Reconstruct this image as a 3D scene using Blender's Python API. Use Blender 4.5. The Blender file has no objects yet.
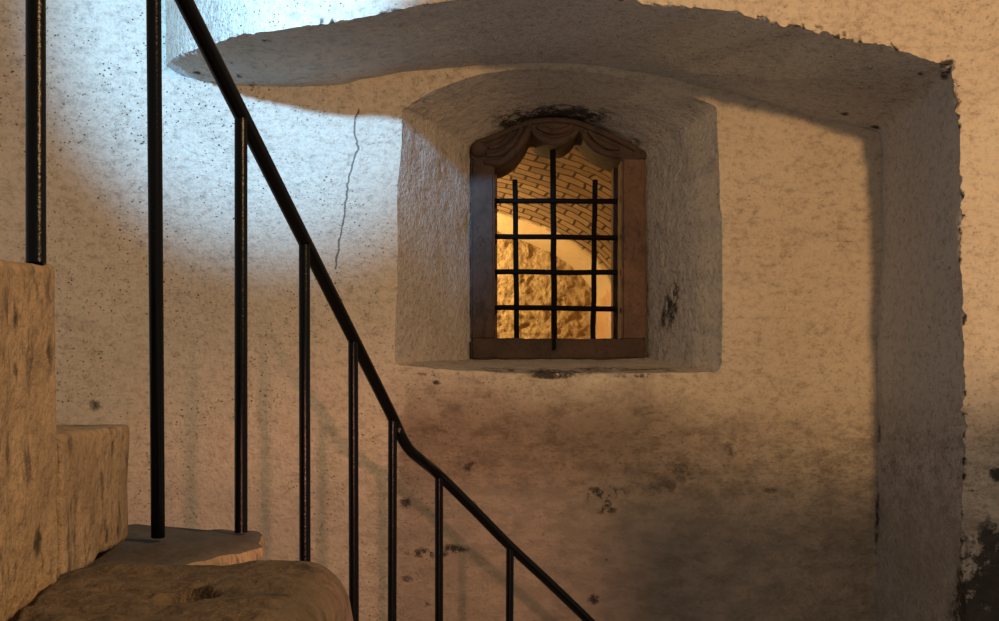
import bpy, bmesh, math, random
from mathutils import Vector, noise
random.seed(7); noise.seed_set(11)
S = bpy.context.scene
COL = S.collection
F, CX, HY, EYE = 1100.0, 499.5, 400.0, 2.0

# ------------------------------------------------------------------ helpers
def P(px, py, d):
    """a measured direction at its own distance d (metres from the camera)"""
    return Vector(((px - CX) * d / F, d, EYE + (HY - py) * d / F))

def link(name, me, mat=None, parent=None, smooth=True, sharp=None):
    o = bpy.data.objects.new(name, me)
    COL.objects.link(o)
    if mat: me.materials.append(mat)
    if smooth:
        for p in me.polygons: p.use_smooth = True
        if sharp: me.set_sharp_from_angle(angle=math.radians(sharp))
    if parent: o.parent = parent
    return o

def bm_obj(name, bm, mat, parent=None, smooth=True, sharp=None):
    bmesh.ops.recalc_face_normals(bm, faces=bm.faces[:])
    me = bpy.data.meshes.new(name)
    bm.to_mesh(me); bm.free()
    return link(name, me, mat, parent, smooth, sharp)

def structure(o):
    o['kind'] = 'structure'; return o

def thing(o, label, cat, group=None):
    o['label'] = label; o['category'] = cat
    if group: o['group'] = group
    return o

def resample(pts, n):
    """n points from the polyline by arc length, last point left out"""
    L = [0.0]
    for a, b in zip(pts, pts[1:]): L.append(L[-1] + (b - a).length)
    T = L[-1]
    if T < 1e-6: return [pts[0].copy() for _ in range(n)]
    out, k = [], 0
    for i in range(n):
        s = T * i / n
        while k < len(pts) - 2 and L[k + 1] < s: k += 1
        t = (s - L[k]) / max(1e-9, L[k + 1] - L[k])
        out.append(pts[k].lerp(pts[k + 1], t))
    return out

def catmull(pts, m=8):
    q = [pts[0]] + list(pts) + [pts[-1]]
    out = []
    for i in range(1, len(q) - 2):
        a, b, c, d = q[i - 1], q[i], q[i + 1], q[i + 2]
        for j in range(m):
            t = j / m
            out.append(0.5 * ((2 * b) + (c - a) * t + (2 * a - 5 * b + 4 * c - d) * t * t + (3 * b - a - 3 * c + d) * t ** 3))
    out.append(pts[-1].copy())
    return out

def curve(pxs, d):
    """px list -> smooth polyline; d a number or a function of px"""
    return catmull([P(x, y, d(x) if callable(d) else d) for x, y in pxs])

def nvec(p, k, o=0.0):
    return noise.noise_vector(Vector((p.x * k + o, p.y * k + o * .7, p.z * k - o)))

def tube(bm, pts, r, seg=14, cap=True):
    rings = []
    n = len(pts)
    up = None
    for i, p in enumerate(pts):
        t = (pts[min(i + 1, n - 1)] - pts[max(i - 1, 0)]).normalized()
        if up is None:
            up = Vector((0, 1, 0)) if abs(t.y) < .8 else Vector((1, 0, 0))
        u = (up - t * up.dot(t)).normalized(); v = t.cross(u); up = u
        rr = r(i / max(1, n - 1)) if callable(r) else r
        rings.append([bm.verts.new(p + (u * math.cos(a) + v * math.sin(a)) * rr)
                      for a in (2 * math.pi * k / seg for k in range(seg))])
    for a, b in zip(rings, rings[1:]):
        for k in range(seg):
            bm.faces.new((a[k], a[(k + 1) % seg], b[(k + 1) % seg], b[k]))
    if cap:
        bm.faces.new(rings[0][::-1]); bm.faces.new(rings[-1])

# ------------------------------------------------------------------ materials
class NT:
    def __init__(s, name):
        s.m = bpy.data.materials.new(name); s.m.use_nodes = True
        s.t = s.m.node_tree; s.b = s.t.nodes['Principled BSDF']
        s.b.inputs['Specular IOR Level'].default_value = .25
        s.co = s.n('ShaderNodeTexCoord').outputs['Object']
    def n(s, k, **kw):
        x = s.t.nodes.new(k)
        for a, v in kw.items(): setattr(x, a, v)
        return x
    def set(s, sock, v):
        if isinstance(v, bpy.types.NodeSocket): s.t.links.new(v, sock)
        else: sock.default_value = v
    def scale(s, vec, v):
        x = s.n('ShaderNodeMapping'); s.set(x.inputs['Vector'], vec); x.inputs['Scale'].default_value = v
        return x.outputs[0]
    def noise(s, sc, det=6, rough=.6, vec=None, dist=0):
        x = s.n('ShaderNodeTexNoise')
        s.set(x.inputs['Vector'], vec or s.co); x.inputs['Scale'].default_value = sc
        x.inputs['Detail'].default_value = det; x.inputs['Roughness'].default_value = rough
        x.inputs['Distortion'].default_value = dist
        return x.outputs['Fac']
    def voro(s, sc, vec=None, feat='F1'):
        x = s.n('ShaderNodeTexVoronoi', feature=feat)
        s.set(x.inputs['Vector'], vec or s.co); x.inputs['Scale'].default_value = sc
        return x.outputs['Distance']
    def rng(s, v, a, b, c=0., d=1.):
        x = s.n('ShaderNodeMapRange', interpolation_type='SMOOTHSTEP')
        s.set(x.inputs[0], v)
        for i, q in enumerate((a, b, c, d)): x.inputs[i + 1].default_value = q
        return x.outputs[0]
    def math(s, op, a, b=0.):
        x = s.n('ShaderNodeMath', operation=op); s.set(x.inputs[0], a); s.set(x.inputs[1], b)
        return x.outputs[0]
    def mix(s, f, a, b, mode='MIX'):
        x = s.n('ShaderNodeMix', data_type='RGBA', blend_type=mode)
        s.set(x.inputs[0], f)
        for i, v in ((6, a), (7, b)):
            s.set(x.inputs[i], v if isinstance(v, bpy.types.NodeSocket) else (*v, 1))
        return x.outputs[2]
    def attr(s, name):
        return s.n('ShaderNodeAttribute', attribute_name=name).outputs['Fac']
    def xyz(s):
        return s.n('ShaderNodeSeparateXYZ'), None
    def bump(s, h, dist, strength=1.0, prev=None):
        x = s.n('ShaderNodeBump'); s.set(x.inputs['Height'], h)
        x.inputs['Distance'].default_value = dist; x.inputs['Strength'].default_value = strength
        if prev: s.set(x.inputs['Normal'], prev)
        return x.outputs[0]
    def done(s, col, rough, nrm=None):
        s.set(s.b.inputs['Base Color'], col if isinstance(col, bpy.types.NodeSocket) else (*col, 1))
        s.set(s.b.inputs['Roughness'], rough)
        if nrm: s.set(s.b.inputs['Normal'], nrm)
        return s.m

def plaster(name, ca, cb, dirt, rough_left=True, pit=1.0, dark_marks=True):
    m = NT(name)
    sep = m.n('ShaderNodeSeparateXYZ'); m.set(sep.inputs[0], m.co)
    X, Z = sep.outputs['X'], sep.outputs['Z']
    big = m.noise(1.3, 7, .62, dist=.4)
    col = m.mix(m.rng(big, .35, .68), ca, cb)
    flat = m.noise(3.2, 8, .68, m.scale(m.co, (1, 1, 2.6)))
    col = m.mix(m.math('MULTIPLY', m.rng(flat, .52, .75), .55), col, dirt)
    mot = m.noise(23, 6, .72, m.scale(m.co, (1, 1, 1.5)))
    col = m.mix(m.rng(mot, .36, .68, .55, 0), col, (ca[0] * 1.22, ca[1] * 1.2, ca[2] * 1.18))
    col = m.mix(m.rng(mot, .5, .72, 0, .55), col, (dirt[0] * .8, dirt[1] * .75, dirt[2] * .7))
    fine = m.noise(75, 5, .75)
    col = m.mix(m.math('MULTIPLY', m.rng(fine, .52, .72), .5), col, (dirt[0] * .55, dirt[1] * .5, dirt[2] * .48))
    wob = m.noise(60, 3, .6)
    left = m.rng(X, 0.6, -1.3) if rough_left else m.rng(X, -50, -40)
    # small dark pits, thickest on the rough left side
    cell = m.voro(44, m.scale(m.co, (1, 1, 1.25)))
    gate = m.rng(m.noise(3.5, 4, .6), .39, .56)
    pits = m.math('MULTIPLY', m.rng(m.math('ADD', cell, m.math('MULTIPLY', wob, .6)), .5, .34), gate)
    pits = m.math('MULTIPLY', pits, m.math('ADD', m.math('MULTIPLY', left, .8), .3))
    pits = m.math('MULTIPLY', pits, pit)
    col = m.mix(m.math('MULTIPLY', pits, .8), col, (.05, .035, .025))
    fl = 1.0 if rough_left else .16
    h = m.math('MULTIPLY', m.noise(7, 4, .5), .016 * fl)
    h = m.math('ADD', h, m.math('MULTIPLY', m.noise(26, 3, .5), m.math('ADD', m.math('MULTIPLY', left, .014), .006 * fl)))
    h = m.math('ADD', h, m.math('MULTIPLY', m.noise(62, 4, .6), m.math('ADD', m.math('MULTIPLY', left, .013), .005 * fl)))
    h = m.math('SUBTRACT', h, m.math('MULTIPLY', pits, .012))
    if dark_marks:
        # darker, greyer band along the foot of the wall
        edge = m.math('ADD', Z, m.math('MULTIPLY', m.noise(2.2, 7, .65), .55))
        foot_band = m.rng(edge, 2.02, 1.72)
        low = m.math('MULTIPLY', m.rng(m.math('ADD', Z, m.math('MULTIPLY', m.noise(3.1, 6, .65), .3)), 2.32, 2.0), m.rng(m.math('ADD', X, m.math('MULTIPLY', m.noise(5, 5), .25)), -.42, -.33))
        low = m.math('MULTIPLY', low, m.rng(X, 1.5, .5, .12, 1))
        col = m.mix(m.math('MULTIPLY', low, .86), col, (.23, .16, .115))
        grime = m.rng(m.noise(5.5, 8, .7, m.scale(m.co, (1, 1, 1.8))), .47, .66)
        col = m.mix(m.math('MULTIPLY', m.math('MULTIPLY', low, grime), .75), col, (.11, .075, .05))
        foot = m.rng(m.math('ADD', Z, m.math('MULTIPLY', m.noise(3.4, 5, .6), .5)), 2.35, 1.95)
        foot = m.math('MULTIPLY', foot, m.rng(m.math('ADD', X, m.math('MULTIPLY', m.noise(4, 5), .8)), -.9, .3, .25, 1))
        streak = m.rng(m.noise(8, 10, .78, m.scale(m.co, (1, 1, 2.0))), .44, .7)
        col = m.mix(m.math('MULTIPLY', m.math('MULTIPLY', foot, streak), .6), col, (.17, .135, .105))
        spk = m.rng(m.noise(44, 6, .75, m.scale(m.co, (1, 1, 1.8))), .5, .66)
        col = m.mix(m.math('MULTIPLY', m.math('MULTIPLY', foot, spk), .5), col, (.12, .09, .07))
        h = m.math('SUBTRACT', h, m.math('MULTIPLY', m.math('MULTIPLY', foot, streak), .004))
        col = m.mix(m.math('MULTIPLY', foot_band, m.math('ADD', .28, m.math('MULTIPLY', flat, .45))), col, (.36, .315, .265))
        st = m.math('MULTIPLY', m.attr('dark_mark'), m.rng(m.noise(16, 7, .75), .38, .6, .12, 1.4))
        col = m.mix(m.rng(st, .18, .75, 0, .92), col, (.022, .018, .016))
        ck = m.math('ABSOLUTE', m.math('ADD', m.attr('crack'), m.math('MULTIPLY', m.math('SUBTRACT', m.noise(22, 5), .5), .035)))
        ckm = m.rng(ck, .006, .0015)
        col = m.mix(m.math('MULTIPLY', ckm, .75), col, (.06, .05, .045))
        h = m.math('SUBTRACT', h, m.math('MULTIPLY', ckm, .006))
        h = m.math('SUBTRACT', h, m.math('MULTIPLY', m.rng(st, .25, .6), .006))
    return m.done(col, .88, m.bump(h, 1.0, .9))

M = {}
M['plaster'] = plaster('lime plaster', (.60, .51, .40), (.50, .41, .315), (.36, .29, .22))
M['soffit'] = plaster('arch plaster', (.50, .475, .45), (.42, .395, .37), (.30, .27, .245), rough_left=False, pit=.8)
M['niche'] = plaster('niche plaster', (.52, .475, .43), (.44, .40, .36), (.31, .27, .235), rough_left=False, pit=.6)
M['ceiling'] = plaster('dark ceiling plaster', (.16, .145, .13), (.12, .11, .1), (.08, .07, .06), dark_marks=False)  # unseen ceiling, coloured dark to cut the bounced light

def stone(name, ca, cb, dirt, sc=1.0, dirtamt=.7, bumpd=.010, pits=0.):
    m = NT(name)
    col = m.mix(m.rng(m.noise(4 * sc, 7, .65), .35, .66), ca, cb)
    col = m.mix(m.math('MULTIPLY', m.rng(m.noise(9 * sc, 6, .7, m.scale(m.co, (1, 1, .55))), .52, .66), dirtamt), col, dirt)
    col = m.mix(m.math('MULTIPLY', m.rng(m.noise(70, 4, .7), .5, .75), .45), col, (dirt[0] * .6, dirt[1] * .6, dirt[2] * .6))
    if pits:
        pv = m.rng(m.math('ADD', m.voro(13, m.scale(m.co, (1, 1, .7))), m.math('MULTIPLY', m.noise(24, 5, .7), .5)), .5, .36)
        pv = m.math('MULTIPLY', pv, m.rng(m.noise(5, 4, .6), .36, .52))
        col = m.mix(m.math('MULTIPLY', pv, pits), col, (dirt[0] * .35, dirt[1] * .35, dirt[2] * .35))
    h = m.math('ADD', m.math('MULTIPLY', m.noise(14 * sc, 5, .6), 1.), m.math('MULTIPLY', m.noise(80, 4, .7), .3))
    return m.done(col, .9, m.bump(h, bumpd, .9))
M['sidestone'] = stone('pale step stone', (.255, .19, .127), (.185, .134, .088), (.075, .058, .044), 2.6, .9, .014, .95)
M['tread'] = stone('shade-painted tread stone', (.065, .058, .052), (.05, .045, .04), (.03, .027, .024), 1.5, .5, .012)  # dark colour of the step top stands in for shade
M['boulder'] = stone('rough dark stone', (.085, .064, .043), (.058, .045, .031), (.028, .023, .018), 2.6, .7, .014, .7)
M['sandstone'] = stone('brown sandstone', (.17, .10, .072), (.11, .07, .052), (.04, .03, .026), 1.6, .6, .008)
M['soot'] = stone('sooty sandstone', (.088, .058, .046), (.056, .04, .034), (.02, .017, .015), 1.8, .6, .008)
M['floor'] = stone('floor stone', (.38, .345, .31), (.32, .29, .26), (.18, .16, .14))

m = NT('black iron'); m.b.inputs['Metallic'].default_value = .0
M['iron'] = m.done(m.mix(m.noise(30, 4), (.001, .001, .001), (.002, .002, .002)), .25, m.bump(m.noise(140, 4), .0012, .6))
m.b.inputs['Specular IOR Level'].default_value = .13
m = NT('grille iron')
m.b.inputs['Specular IOR Level'].default_value = .1
M['grille'] = m.done(m.mix(m.noise(40, 4), (.003, .003, .003), (.008, .006, .005)), .8, m.bump(m.noise(120, 4), .002, .8))

# far vault: brick, with a plastered band along its end wall
m = NT('brick vault')
uv = m.n('ShaderNodeUVMap').outputs[0]
br = m.n('ShaderNodeTexBrick')
wv = m.n('ShaderNodeVectorMath', operation='ADD'); m.set(wv.inputs[0], uv)
nz = m.n('ShaderNodeTexNoise'); nz.inputs['Scale'].default_value = 5
wm = m.n('ShaderNodeVectorMath', operation='SCALE'); m.set(wm.inputs[0], nz.outputs['Color']); wm.inputs['Scale'].default_value = .09
m.set(wv.inputs[1], wm.outputs[0]); m.set(br.inputs['Vector'], wv.outputs[0])
br.inputs['Scale'].default_value = 1.0; br.inputs['Brick Width'].default_value = .16; br.inputs['Row Height'].default_value = .085
br.inputs['Mortar Size'].default_value = .0085; br.inputs['Mortar Smooth'].default_value = .4
br.inputs['Color1'].default_value = (.30, .20, .125, 1); br.inputs['Color2'].default_value = (.20, .13, .08, 1); br.inputs['Mortar'].default_value = (.055, .035, .022, 1)
sp = m.n('ShaderNodeSeparateXYZ'); m.set(sp.inputs[0], m.co)
band = m.rng(m.math('ADD', sp.outputs['Y'], m.math('MULTIPLY', m.noise(3, 5), .35)), 8.22, 8.32)
col = m.mix(band, br.outputs['Color'], (.58, .45, .30))
hgt = m.math('MULTIPLY', m.math('SUBTRACT', 1., br.outputs['Fac']), m.math('SUBTRACT', 1., band))
hgt = m.math('ADD', hgt, m.math('MULTIPLY', m.noise(20, 5), .6))
M['brick'] = m.done(col, .9, m.bump(hgt, .016, 1.))
M['rubble'] = stone('rubble plaster', (.62, .47, .28), (.46, .33, .19), (.16, .10, .055), 2.8, .8, .035)
M['farwall'] = stone('far plaster', (.60, .40, .25), (.52, .33, .20), (.3, .19, .12), 1.0, .4, .01)

# ------------------------------------------------------------------ room shell as loops
BY = 5.27                                   # distance of the recess wall
FY = 4.30                                   # distance of the front wall
DT = [(165, 5.27), (177, 5.07), (215, 4.76), (244, 4.62), (285, 4.52), (340, 4.45), (420, 4.38), (460, 4.35), (550, 4.31), (640, 4.30), (2000, 4.30)]
def dfront(px):
    for (a, p), (b, q) in zip(DT, DT[1:]):
        if px <= b:
            t = max(0, (px - a) / (b - a)); return p + (q - p) * t
    return FY
N_R, N_CR, N_T, N_CL, N_L, N_B = 300, 40, 560, 40, 240, 170
def loop(r, cr, t, cl, l, b):
    out = []
    for seg, n in ((r, N_R), (cr, N_CR), (t, N_T), (cl, N_CL), (l, N_L), (b, N_B)):
        out += resample(seg, n)
    return out
fl = lambda px, d: 400 + EYE * F / d        # row of the floor at distance d
cz = P(165, 64, BY)
Cr = curve([(876, fl(0, BY)), (876, 621), (876, 480), (877, 350), (880, 250), (882, 180), (881, 142)], BY)
Ccr = curve([(881, 142), (880, 134), (870, 129)], BY)
Ct = curve([(870, 129), (815, 118), (763, 101), (711, 88), (636, 71), (556, 63), (460, 66), (417, 70), (366, 78), (342, 84), (293, 87), (253, 86), (215, 82), (182, 75), (165, 64)], BY)
Cl = [cz, Vector((cz.x, BY, 0))]
Cb = [Vector((cz.x, BY, 0)), Cr[0].copy()]
C = loop(Cr, Ccr, Ct, [cz, cz], Cl, Cb)
Dr = curve([(966, fl(0, FY)), (966, 621), (961, 548), (963, 400), (962, 300), (961, 247), (965, 196), (961, 118), (958, 84)], FY)
Dcr = curve([(958, 84), (955, 68), (940, 62)], FY)
Dt = curve([(940, 62), (892, 48), (840, 36), (789, 23), (722, 9), (660, 2), (600, -4), (548, -6), (490, -4), (440, 1), (420, 4), (345, 18), (317, 22), (285, 27), (244, 33), (215, 42), (180, 54), (165, 64)], dfront)
D = loop(Dr, Dcr, Dt, [cz, cz], Cl, Cb)
TOP = EYE + 2.6
Er = [Vector((3.2, FY, 0)), Vector((3.2, FY, 3.3))]
Ecr = [Vector((3.2, FY, 3.3)), Vector((3.2, FY, TOP)), Vector((Dt[0].x, FY, TOP))]
Ecl = [Vector((cz.x, BY, TOP)), Vector((-2.7, 4.85, TOP))]
El = [Vector((-2.7, 4.85, TOP)), Vector((-2.7, 4.85, 0))]
E = resample(Er, N_R) + resample(Ecr, N_CR) + [Vector((p.x, p.y, TOP)) for p in resample(Dt, N_T)] + resample(Ecl, N_CL) + resample(El, N_L)
Br = curve([(717, 371), (722, 362), (723, 330), (722, 250), (720, 160), (719, 116)], BY)
Bcr = curve([(719, 116), (717, 107), (707, 102)], BY)
Bt = curve([(707, 102), (690, 95), (660, 85), (620, 76), (556, 69), (500, 71), (472, 76), (440, 87), (420, 97), (407, 106)], BY)
Bcl = curve([(407, 106), (402, 109), (401, 116)], BY)
Bl = curve([(401, 116), (398, 200), (397, 300), (396, 355), (400, 366)], BY)
Bb = curve([(400, 366), (470, 369), (560, 372), (640, 373), (717, 371)], BY)
B = loop(Br, Bcr, Bt, Bcl, Bl, Bb)
AY = 6.0
Ar = curve([(644, 358), (644, 250), (644, 162)], AY)
Acr = curve([(644, 162), (643, 157), (638, 152.5)], AY)
At = curve([(638, 152.5), (613, 136.5), (590, 126), (556, 119), (520, 124), (497, 134), (478, 146)], AY)
Acl = curve([(478, 146), (474, 150), (473, 158)], AY)
Al = curve([(473, 158), (473, 250), (473, 358)], AY)
Ab = curve([(473, 358), (556, 358), (644, 358)], AY)
A = loop(Ar, Acr, At, Acl, Al, Ab)
A2 = [Vector((p.x * 6.3 / AY * .985, 6.3, EYE + (p.z - EYE) * 6.3 / AY * .985)) for p in A]

CRACK = [(358, 108), (354, 130), (357, 150), (350, 172), (347, 195), (345, 215), (340, 235), (338, 252), (334, 272)]
def crackx(py):
    for (x0, y0), (x1, y1) in zip(CRACK, CRACK[1:]):
        if y0 <= py <= y1: return x0 + (x1 - x0) * (py - y0) / (y1 - y0)
DARK_MARK = [  # marks on the plaster: place, half sizes, strength
 (600, 493, 24, 8, .8), (603, 508, 14, 7, .7), (606, 557, 5, 4, 1.2), (470, 503, 14, 5, .5), (468, 465, 10, 9, .5), (430, 552, 30, 5, .75),
 (452, 549, 16, 5, .8), (404, 504, 7, 6, .8), (407, 578, 8, 4, .6), (427, 600, 7, 9, .45), (592, 598, 8, 6, .8), (617, 462, 6, 4, .6),
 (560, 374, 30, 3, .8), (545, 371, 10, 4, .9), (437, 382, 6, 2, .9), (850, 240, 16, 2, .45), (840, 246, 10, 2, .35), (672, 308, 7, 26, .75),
 (664, 322, 4, 14, .5), (678, 285, 4, 30, .35), (997, 470, 7, 9, 1.4), (1002, 640, 34, 85, 5.), (1012, 590, 34, 40, 3.),  # ends with the large black patch low on the front wall
 (730, 455, 9, 18, .4), (690, 470, 40, 16, .35), (660, 490, 30, 12, .35), (95, 405, 9, 9, .5), (770, 492, 40, 5, .4),
 (950, 66, 8, 7, .9), (945, 75, 5, 5, .8), (922, 72, 3, 2, .8), (846, 114, 5, 2, .9), (838, 112, 3, 2, .8), (875, 128, 8, 3, .8),
 (196, 72, 5, 2, .9), (184, 74, 4, 2, .8), (233, 62, 4, 3, .7), (240, 74, 5, 5, .6), (253, 84, 4, 3, .8), (265, 40, 7, 2, .6),
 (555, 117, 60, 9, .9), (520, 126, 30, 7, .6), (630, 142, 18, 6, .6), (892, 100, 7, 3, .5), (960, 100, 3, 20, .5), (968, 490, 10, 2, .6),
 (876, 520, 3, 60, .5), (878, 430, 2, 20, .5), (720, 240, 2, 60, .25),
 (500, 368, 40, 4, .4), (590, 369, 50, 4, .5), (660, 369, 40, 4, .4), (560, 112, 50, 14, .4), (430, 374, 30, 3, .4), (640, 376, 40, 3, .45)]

def disp(p, edge):
    q = p + nvec(p, 1.6) * .016 + nvec(p, 5.5, 3) * .006 + nvec(p, 16, 9) * .0028
    if edge > .01:
        q += nvec(p, 9, 5) * (.007 * edge) + nvec(p, 27, 2) * (.013 * edge) + nvec(p, 60, 7) * (.009 * edge)
    return q

def sheet(name, L0, L1, rings, mat, closed, rag0=None, rag1=None, sharp=50):
    """surface between two loops; rag = crumbled edge weight per loop"""
    n = len(L1) if closed else N_R + N_CR + N_T + N_CL + N_L
    L0, L1 = list(L0[:n]), list(L1[:n])
    if not closed:
        pass
    verts, st, ck = [], [], []
    for r in range(rings + 1):
        t = r / rings
        for i in range(n):
            a, b = L0[i], L1[i]
            p = a.lerp(b, t); w = (b - a).length
            e = 0.0
            if rag0: e = max(e, rag0(i) * math.exp(-t * w / .03))
            if rag1: e = max(e, rag1(i) * math.exp(-(1 - t) * w / .03))
            chip = max(0., min(1.6, .55 + 1.9 * noise.noise(p * 4.5)))
            verts.append(disp(p, e * chip))
            px, py = CX + p.x * F / p.y, HY - (p.z - EYE) * F / p.y
            s = 0.0
            for (sx, sy, rx, ry, k) in DARK_MARK:
                ux, uy = (px - sx) / rx, (py - sy) / ry
                d2 = ux * ux + uy * uy
                if d2 < 5: s += k * math.exp(-d2 * 1.2)
            if e > .12: s += max(0., noise.noise(p * 33) + .05) * 2.3 * e * e * min(1, chip)  # shade in the crumbled edge's crevices, painted as dark spots
            st.append(min(5., s))
            cx = crackx(py) if name == 'wall_back' else None
            ck.append((px - cx) / 210 if cx is not None else .5)
    faces = []
    m = n if closed else n - 1
    for r in range(rings):
        for i in range(m):
            j = (i + 1) % n
            faces.append((r * n + i, r * n + j, (r + 1) * n + j, (r + 1) * n + i))
    me = bpy.data.meshes.new(name)
    me.from_pydata(verts, [], faces)
    a = me.attributes.new('dark_mark', 'FLOAT', 'POINT'); a.data.foreach_set('value', st)
    a = me.attributes.new('crack', 'FLOAT', 'POINT'); a.data.foreach_set('value', ck)
    bm = bmesh.new(); bm.from_mesh(me)
    bmesh.ops.remove_doubles(bm, verts=bm.verts[:], dist=2e-5)
    bmesh.ops.recalc_face_normals(bm, faces=bm.faces[:])
    bm.to_mesh(me); bm.free()
    return structure(link(name, me, mat, None, True, sharp))

iL = N_R + N_CR + N_T
ragD = lambda i: 1.0 if i < iL - 90 else (0.1 if i >= iL - 10 else (iL - i) / 90)
ragB = lambda i: .22
ragC = lambda i: .15 if i < iL else 0
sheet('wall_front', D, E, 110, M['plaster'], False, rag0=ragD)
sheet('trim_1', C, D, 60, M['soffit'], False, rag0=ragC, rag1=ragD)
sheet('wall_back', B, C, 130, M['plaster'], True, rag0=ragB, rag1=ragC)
sheet('trim_2', A2, A, 8, M['niche'], True)
sheet('trim_3', A, B, 60, M['niche'], True, rag1=ragB)

def plane(name, pts, mat):
    bm = bmesh.new(); bm.faces.new([bm.verts.new(Vector(p)) for p in pts])
    return structure(bm_obj(name, bm, mat, None, False))
plane('floor', [(-2.7, -2.5, 0), (3.2, -2.5, 0), (3.2, 5.3, 0), (-2.7, 5.3, 0)], M['floor'])
plane('ceiling', [(-2.7, -2.5, TOP), (3.2, -2.5, TOP), (3.2, 5.4, TOP), (-2.7, 5.4, TOP)], M['ceiling'])

# ------------------------------------------------------------------ the vaulted room beyond the window
VX, VW, VS, VH = -1.2, 1.93, EYE + .72, .72
Y0, Y1 = 6.32, 8.5
bm = bmesh.new(); uvl = bm.loops.layers.uv.new('UVMap')
na, nd = 90, 70
g = []; arc = 0; prev = None
for i in range(na + 1):
    a = math.pi * i / na
    q = Vector((VX + VW * math.cos(a), 0, VS + VH * math.sin(a)))
    if prev is not None: arc += (q - prev).length
    prev = q; row = []
    for j in range(nd + 1):
        k = 1 - j / nd
        p = Vector((VX + (VW + .57 * k) * math.cos(a), Y0 + (Y1 + .06 - Y0) * j / nd, VS + .14 * k + (VH + .26 * k) * math.sin(a)))
        row.append((bm.verts.new(p + nvec(p, 3) * .015 + nvec(p, 12) * .006), (arc, p.y)))
    g.append(row)
for i in range(na):
    for j in range(nd):
        cs = (g[i][j], g[i + 1][j], g[i + 1][j + 1], g[i][j + 1])
        f = bm.faces.new([c[0] for c in cs])
        for lo, c in zip(f.loops, cs): lo[uvl].uv = c[1]
structure(bm_obj('ceiling_far', bm, M['brick'], None, True))

def grid(name, o, u, v, nu, nv, mat, amp, nrm):
    o, u, v, nrm = Vector(o), Vector(u), Vector(v), Vector(nrm)
    vs = []
    for i in range(nu + 1):
        for j in range(nv + 1):
            p = o + u * (i / nu) + v * (j / nv)
            h = noise.fractal(p * 9, .8, 2.1, 5) * amp + (abs(noise.noise(p * 16)) - .2) * amp * 1.5
            vs.append(p + nrm * h)
    fs = [(i * (nv + 1) + j, (i + 1) * (nv + 1) + j, (i + 1) * (nv + 1) + j + 1, i * (nv + 1) + j + 1) for i in range(nu) for j in range(nv)]
    me = bpy.data.meshes.new(name); me.from_pydata(vs, [], fs)
    return structure(link(name, me, mat))
grid('wall_far', (VX - VW - .1, Y1, EYE - 1.0), (2 * VW + .2, 0, 0), (0, 0, 2.7), 330, 230, M['rubble'], .022, (0, -1, 0))
grid('wall_far_right', (VX + VW + .57, Y0, EYE - 1.0), (-.57, Y1 + .06 - Y0, 0), (0, 0, 1.86), 60, 60, M['farwall'], .008, (-1, 0, 0))
grid('wall_far_left', (VX - VW - .57, Y0, EYE - 1.0), (.57, Y1 + .06 - Y0, 0), (0, 0, 1.86), 40, 40, M['farwall'], .008, (1, 0, 0))
plane('floor_far', [(VX - VW, Y0, EYE - 1.0), (VX + VW + .6, Y0, EYE - 1.0), (VX + VW, Y1, EYE - 1.0), (VX - VW, Y1, EYE - 1.0)], M['floor'])
bm = bmesh.new()     # near side of that room, round the window opening
big = []
for k, p in enumerate(A2):
    c = Vector((.31, 6.31, EYE + .8)); d = Vector((p.x - c.x, 0, p.z - c.z)).normalized()
    big.append(Vector((c.x + d.x * 4.2, 6.31, c.z + d.z * 4.2)))
va = [bm.verts.new(Vector((p.x, 6.31, p.z))) for p in A2[::4]]; vb = [bm.verts.new(p) for p in big[::4]]
for k in range(len(va)):
    j = (k + 1) % len(va); bm.faces.new((va[k], va[j], vb[j], vb[k]))
structure(bm_obj('wall_far_front', bm, M['farwall'], None, False))

# ------------------------------------------------------------------ carved stone window frame
def slab(bm, outline, d0, d1, bev=.012):
    """closed outline (px,py) measured at distance d0, given real thickness back to d1"""
    f = [P(x, y, d0) for x, y in outline]
    a = [bm.verts.new(p) for p in f]; b = [bm.verts.new(Vector((p.x, d1, p.z))) for p in f]
    n = len(a)
    ff = bm.faces.new(a); bm.faces.new(b[::-1])
    for k in range(n): bm.faces.new((a[k], b[k], b[(k + 1) % n], a[(k + 1) % n]))
    bmesh.ops.recalc_face_normals(bm, faces=bm.faces[:])
    if bev:
        bmesh.ops.bevel(bm, geom=list(ff.edges), offset=bev, segments=3, affect='EDGES', profile=.6)

def roughen(bm, amp, k=14, cuts=0):
    if cuts: bmesh.ops.subdivide_edges(bm, edges=bm.edges[:], cuts=cuts, use_grid_fill=True)
    for v in bm.verts:
        v.co += nvec(v.co, k) * amp + nvec(v.co, k * 3, 4) * amp * .4

def blockpx(x0, y0, x1, y1, d0, d1, amp=.004, n=14):
    a, b = P(x0, y1, d0), P(x1, y0, d0)
    return gridbox((a.x, d0, a.z), (b.x, d1, b.z), amp)

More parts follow.
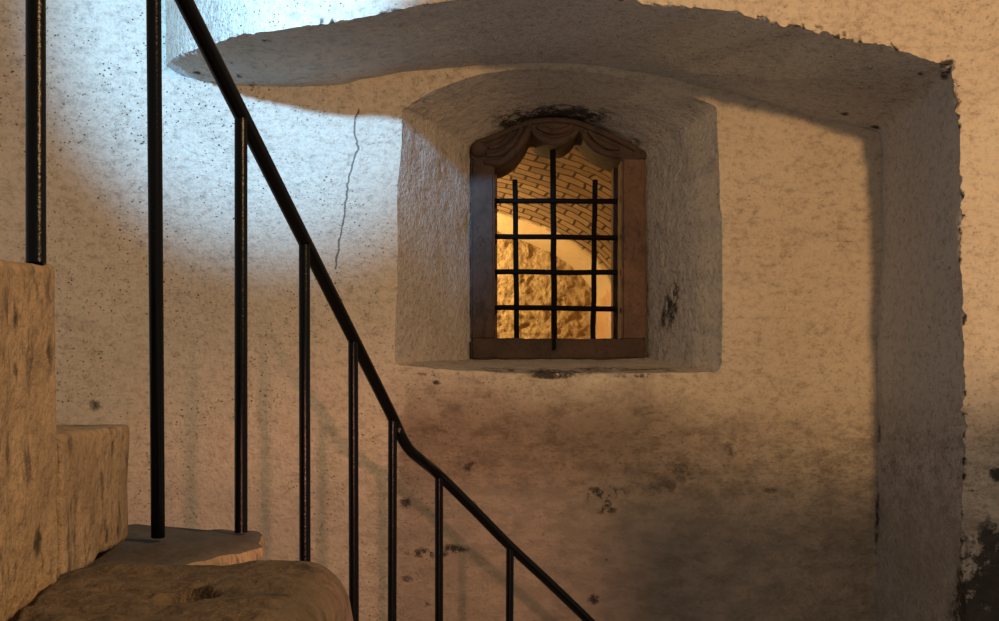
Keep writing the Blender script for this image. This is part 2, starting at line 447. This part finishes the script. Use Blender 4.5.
def gridbox(lo, hi, amp, step=.03, k=14, bev=.012):
    bm = bmesh.new()
    bmesh.ops.create_cube(bm, size=1)
    lo, hi = Vector(lo), Vector(hi)
    for v in bm.verts:
        v.co = Vector((lo[i] + (hi[i] - lo[i]) * (v.co[i] + .5) for i in range(3)))
    bmesh.ops.bevel(bm, geom=bm.edges[:], offset=bev, segments=2, affect='EDGES')
    for axis in range(3):
        n = int((hi[axis] - lo[axis]) / step)
        for q in range(1, n):
            co = Vector((0, 0, 0)); co[axis] = lo[axis] + (hi[axis] - lo[axis]) * q / n
            no = Vector((0, 0, 0)); no[axis] = 1
            bmesh.ops.bisect_plane(bm, geom=bm.verts[:] + bm.edges[:] + bm.faces[:], plane_co=co, plane_no=no)
    for v in bm.verts: v.co += nvec(v.co, k) * amp + nvec(v.co, k * 3, 4) * amp * .4
    return bm

W = bpy.data.objects.new('window_1', None); COL.objects.link(W); W.location = P(558, 361, 6.0)
W['kind'] = 'structure'
def under(o, par):
    o.parent = par; o.matrix_parent_inverse = par.matrix_basis.inverted(); return o
WD = 5.94
under(bm_obj('jamb', blockpx(471, 156, 494.5, 340, WD, 6.27), M['soot'], None, True, 50), W)
jr = under(bm_obj('jamb', blockpx(621.5, 157, 646, 340, WD, 6.27), M['sandstone'], None, True, 50), W)
jr['label'] = 'brown right jamb with a worn rusty face'
# thin fillet down the inner edge of the right jamb, set back
under(bm_obj('jamb_fillet', blockpx(613.5, 157, 621, 340, 6.14, 6.28, .002), M['sandstone'], None, True, 50), W)
under(bm_obj('jamb_fillet', blockpx(495, 157, 497, 340, 6.14, 6.28, .001), M['sandstone'], None, True, 50), W)
under(bm_obj('sill', blockpx(471, 338.5, 646, 360, WD - .02, 6.29, .006), M['soot'], None, True, 50), W)
bm = bmesh.new()
up_ = [(646, 158), (646, 152), (634, 146), (615, 135), (592, 125), (570, 118.5), (552, 117), (532, 119), (512, 126), (490, 135), (474, 143), (470, 150), (471, 158)]
lo_ = [(484, 164), (496, 167), (507, 163), (518, 154), (526, 143), (531, 134), (538, 141), (548, 145), (556, 146), (566, 144), (574, 138), (579, 132), (585, 139), (594, 149), (606, 156), (620, 160), (634, 160)]
pts2 = [Vector((x, y, 0)) for x, y in up_]
up2 = [(p.x, p.y) for p in catmull(pts2, 4)]
lo2 = [(p.x, p.y) for p in catmull([Vector((x, y, 0)) for x, y in lo_], 3)]
slab(bm, up2 + lo2, WD, 6.26, .01)
lint = under(bm_obj('lintel', bm, M['soot'], None, True, 40), W)
lint['label'] = 'soot-dark carved scalloped lintel'
def swag(name, pxs, r, d=WD - .008):
    bm = bmesh.new()
    tube(bm, catmull([P(x, y, d) for x, y in pxs], 6), r, 10)
    for v in bm.verts: v.co += nvec(v.co, 22) * .004
    o = bm_obj(name, bm, M['soot'], None, True, 60)
    o.parent = lint
    return o
tap = lambda r: (lambda t: r * (.45 + .55 * math.sin(math.pi * min(1, max(0, t * .9 + .05)))))
swag('carved_swag', [(485, 162), (500, 162), (513, 153), (522, 141), (528, 130), (529, 124)], tap(.024))
swag('carved_swag', [(487, 155), (499, 154), (509, 147), (517, 137), (521, 128)], tap(.018))
swag('carved_swag', [(489, 148), (498, 146), (506, 140), (511, 132)], tap(.014))
swag('carved_swag', [(533, 131), (541, 138), (555, 142), (569, 138), (577, 130)], tap(.024))
swag('carved_swag', [(537, 126), (545, 130), (555, 132), (565, 130), (573, 125)], tap(.018))
swag('carved_swag', [(581, 131), (588, 141), (599, 150), (612, 155), (622, 156)], tap(.022))
swag('carved_swag', [(589, 131), (597, 140), (607, 146), (620, 149)], tap(.017))
bm = bmesh.new(); bmesh.ops.create_uvsphere(bm, u_segments=20, v_segments=12, radius=1)
c = P(479, 149, WD - .005)
for v in bm.verts: v.co = c + Vector((v.co.x * .045, v.co.y * .035, v.co.z * .045)) + nvec(v.co, 2) * .005
o = bm_obj('carved_volute', bm, M['soot']); o.parent = lint
bm = bmesh.new(); tube(bm, catmull([P(x, y, WD - .006) for x, y in [(476, 143), (492, 138), (512, 129), (532, 122), (552, 120), (574, 122), (594, 129), (616, 139), (636, 149)]], 5), .016, 10)
o = bm_obj('carved_moulding', bm, M['soot']); o.parent = lint

# ------------------------------------------------------------------ iron grille
GD = 6.05
G = bpy.data.objects.new('window_grille', None); COL.objects.link(G); G.location = P(555, 338, GD)
thing(G, 'black wrought iron window grille of crossed bars set in the stone window frame', 'window grille')
def bar(name, p, q, r, label=None, sq=True):
    bm = bmesh.new()
    pts = [p.lerp(q, t / 12) for t in range(13)]
    pts = [v + nvec(v, 6) * .004 for v in pts]
    tube(bm, pts, r, 8)
    o = under(bm_obj(name, bm, M['grille'], None, True, 60), G)
    return o
for (xa, xb, y0, y1) in ((515, 517, 180, 339), (553, 554, 138, 339), (595, 593, 180, 339)):
    bar('vertical_bar', P(xa, y0, GD), P(xb, y1, GD), .0145 if xa != 553 else .0165)
for y in (201, 237, 272, 308):
    bar('crossbar', P(494.5, y - .3, GD - .022), P(617.5, y + .6, GD - .022), .0145)
o = bar('bar_foot', P(554, 334, WD - .034), P(554, 350, WD - .034), .009)

# ------------------------------------------------------------------ iron stair railing
R0 = bpy.data.objects.new('stair_railing', None); COL.objects.link(R0); R0.location = P(157, 537, 1.97)
thing(R0, 'black iron stair railing with round balusters descending beside the stone steps', 'railing')
a3, b3 = P(184, 0, 1.9), P(393, 418, 3.0)
top3 = a3 + (a3 - b3) * .42
path = [top3, a3 + (a3 - b3) * .2, a3, a3.lerp(b3, .33), a3.lerp(b3, .66), b3.lerp(a3, .02), P(400, 434, 3.02), P(409, 449, 3.07), P(421, 460, 3.13), P(439, 475, 3.25), P(473, 508.5, 3.35), P(510, 546, 3.45), P(547, 580.5, 3.55), P(585, 617, 3.66), P(640, 671, 3.8)]
rail = catmull(path, 10)
bm = bmesh.new(); tube(bm, rail, .0155, 20)
under(bm_obj('handrail', bm, M['iron'], None, True, 60), R0)
def rail_at(px):
    best = min(rail, key=lambda p: abs(CX + p.x * F / p.y - px))
    return best
BAL = [(36, 36, 263.5, 1.37), (153, 158, 537, 1.95), (238.5, 241, 532.5, 2.09), (305, 305, 596, 2.40), (354, 354, 640, 2.72), (393, 392, 652, 3.0), (438, 439, 720, 3.25), (509, 509, 740, 3.45)]
for (tx, bx, by, bd) in BAL:
    t = rail_at(tx); b = P(bx, by, bd)
    if tx == 36: t = rail[2]
    if tx == 36:
        # lands on the rail above the frame, in line with its foot
        d = 1.46; t = P(35, -560, d)
        t.z = EYE + 1.32
    bm = bmesh.new()
    pts = [b.lerp(t, k / 10) for k in range(11)]
    tube(bm, pts, .0122, 18)
    under(bm_obj('baluster', bm, M['iron'], None, True, 60), R0)

# ------------------------------------------------------------------ stone steps
def worn_block(top, bottom_z, amp, step=.03, k=9, bev=.018):
    """top polygon of 3D corners, prism down to bottom_z, finely cut and worn"""
    bm = bmesh.new()
    a = [bm.verts.new(Vector(p)) for p in top]
    b = [bm.verts.new(Vector((p[0], p[1], bottom_z))) for p in top]
    n = len(a)
    bm.faces.new(a); bm.faces.new(b[::-1])
    for i in range(n): bm.faces.new((a[i], b[i], b[(i + 1) % n], a[(i + 1) % n]))
    bmesh.ops.recalc_face_normals(bm, faces=bm.faces[:])
    bmesh.ops.bevel(bm, geom=bm.edges[:], offset=bev, segments=3, affect='EDGES', profile=.5)
    co = [v.co for v in bm.verts]
    for axis in range(3):
        lo, hi = min(c[axis] for c in co), max(c[axis] for c in co)
        m_ = int((hi - lo) / step)
        for q in range(1, m_):
            c_ = Vector((0, 0, 0)); c_[axis] = lo + (hi - lo) * q / m_
            no = Vector((0, 0, 0)); no[axis] = 1
            bmesh.ops.bisect_plane(bm, geom=bm.verts[:] + bm.edges[:] + bm.faces[:], plane_co=c_, plane_no=no)
    bmesh.ops.triangulate(bm, faces=[f for f in bm.faces if len(f.verts) > 4])
    for v in bm.verts:
        v.co += nvec(v.co, k) * amp + nvec(v.co, k * 3, 4) * amp * .45 + nvec(v.co, k * 8, 2) * amp * .15
    return bm
z = lambda dz: EYE + dz
s1 = bm_obj('stone_step', worn_block([(-.455, .85, z(.13)), (-.552, 1.24, z(.155)), (-.566, 1.41, z(.172)), (-1.5, 1.41, z(.172)), (-1.5, .85, z(.13))], z(-.46), .006, bev=.009), M['sidestone'], None, True, 60)
thing(s1, 'tall pale stained stone step holding the leftmost black baluster', 'step', 'stone stair steps')
s2 = bm_obj('stone_step', worn_block([(-.568, 1.43, z(-.044)), (-.650, 1.93, z(-.044)), (-1.5, 1.93, z(-.044)), (-1.5, 1.43, z(-.044))], z(-.24), .006, bev=.009), M['sidestone'], None, True, 60)
thing(s2, 'pale pitted stone step just below the topmost one, without a baluster', 'step', 'stone stair steps')
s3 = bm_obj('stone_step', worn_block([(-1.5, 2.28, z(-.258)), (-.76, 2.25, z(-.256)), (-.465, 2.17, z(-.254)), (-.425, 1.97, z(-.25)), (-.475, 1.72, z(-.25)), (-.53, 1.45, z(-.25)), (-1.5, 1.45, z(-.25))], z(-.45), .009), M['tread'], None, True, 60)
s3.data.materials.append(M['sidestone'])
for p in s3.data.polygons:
    if p.normal.z < .55: p.material_index = 1  # sides stay pale, only the top carries painted shade
thing(s3, 'worn stone tread, its top darkened by painted shade, carrying the second and third balusters', 'step', 'stone stair steps')

# rough stone in front, with a socket hole in its top
bm = bmesh.new()
X0, X1, YA, YB = -.50, -.185, .92, 1.40
nx, ny = 90, 110
def btop(u, v):
    y = YA + (YB - YA) * v; x0 = -.435 - .112 * v; x = x0 + (X1 - x0) * u
    p = Vector((x, y, 0))
    zz = -.205 - .005 * (1 - v) + noise.fractal(p * 9, 1., 2., 4) * .010 + noise.noise(p * 26) * .004
    eu = min(1, (1 - u) / .16); ev = min(1, (1 - v) / .09); el = min(1, u / .35); eb = min(1, v / .1)
    for e, h in ((eu, .06), (ev, .035), (el, .004), (eb, .05)):
        zz -= h * (1 - math.sqrt(max(0, 1 - (1 - e) ** 2)))
    # socket hole
    hx, hy = -.338, 1.165
    d = math.hypot((x - hx) / .034, (y - hy) / .042) + noise.noise(p * 30) * .35
    zz -= .075 * (1 - min(1, max(0, (d - .45) / .6)))
    return Vector((x, y, EYE + zz))
top = [[bm.verts.new(btop(i / nx, j / ny)) for j in range(ny + 1)] for i in range(nx + 1)]
for i in range(nx):
    for j in range(ny): bm.faces.new((top[i][j], top[i + 1][j], top[i + 1][j + 1], top[i][j + 1]))
border = [top[i][0] for i in range(nx)] + [top[nx][j] for j in range(ny)] + [top[i][ny] for i in range(nx, 0, -1)] + [top[0][j] for j in range(ny, 0, -1)]
prev = border
for q in range(1, 9):
    cur = []
    for v in border:
        p = Vector((v.co.x, v.co.y, v.co.z + (EYE - .46 - v.co.z) * q / 8))
        cur.append(bm.verts.new(p + (nvec(p, 9) * .008 if q < 8 else Vector((0, 0, 0)))))
    for k in range(len(border)):
        j = (k + 1) % len(border); bm.faces.new((prev[k], prev[j], cur[j], cur[k]))
    prev = cur
bm.faces.new(prev)
s4 = bm_obj('stone_block', bm, M['boulder'], None, True, 70)
thing(s4, 'rough rounded brown stone block with a socket hole in its top, in front', 'stone block')

def sbox(name, boxes, mat):
    bm = bmesh.new()
    for lo, hi in boxes:
        r = bmesh.ops.create_cube(bm, size=1)
        for v in r['verts']: v.co = Vector([lo[i] + (hi[i] - lo[i]) * (v.co[i] + .5) for i in range(3)])
    return structure(bm_obj(name, bm, mat, None, False))
sbox('stair_foundation', [((-1.5, .85, 0), (-.2, 1.42, z(-.455))), ((-1.5, 1.42, 0), (-.47, 2.28, z(-.455))), ((-1.5, 2.28, 0), (-.1, 3.05, z(-.66))), ((-1.2, 3.05, 0), (.4, 4.0, z(-1.08)))], M['floor'])

# ------------------------------------------------------------------ lights
def spot(name, loc, target, energy, col, half, blend, radius):
    l = bpy.data.lights.new(name, 'SPOT'); l.energy = energy; l.color = col
    l.spot_size = math.radians(2 * half); l.spot_blend = blend; l.shadow_soft_size = radius
    o = bpy.data.objects.new(name, l); COL.objects.link(o); o.location = loc
    o.rotation_euler = (Vector(target) - Vector(loc)).to_track_quat('-Z', 'Y').to_euler()
    return o
def point(name, loc, energy, col, radius):
    l = bpy.data.lights.new(name, 'POINT'); l.energy = energy; l.color = col; l.shadow_soft_size = radius
    o = bpy.data.objects.new(name, l); COL.objects.link(o); o.location = loc
    return o
point('warm_bulb', (1.93, .2, EYE + 1.56), 430, (1., .60, .27), .10)
sbox('bulb_blocker', [((1.62, 1.2, 0), (3.2, 1.45, z(1.085)))], M['floor'])  # unseen low block added to keep the bulb off the lower right
spot('cold_lamp', (-1.3, 2.5, EYE + 1.99), P(275, 14, BY), 860, (.25, .58, 1.), 26, .7, .05)
spot('low_lamp', (.42, 0.1, EYE - .02), P(340, 620, BY), 260, (1., .42, .27), 17, .8, .02)
point('vault_lamp', (-.72, 7.95, EYE + .98), 80, (1., .66, .24), .08)
w = bpy.data.worlds.new('World'); S.world = w; w.use_nodes = True
w.node_tree.nodes['Background'].inputs[0].default_value = (1., .93, .84, 1)
w.node_tree.nodes['Background'].inputs[1].default_value = .37

# ------------------------------------------------------------------ camera
cam = bpy.data.cameras.new('Camera'); co = bpy.data.objects.new('Camera', cam); COL.objects.link(co)
co.location = (0, 0, EYE); co.rotation_euler = (math.pi / 2, 0, 0)
cam.sensor_width = 36; cam.lens = 36 * F / 999; cam.shift_y = (HY - 310.5) / 999; cam.clip_start = .05
S.camera = co
S.view_settings.view_transform = 'Standard'; S.view_settings.look = 'None'
S.view_settings.exposure = 0; S.view_settings.gamma = 1; S.view_settings.use_curve_mapping = False
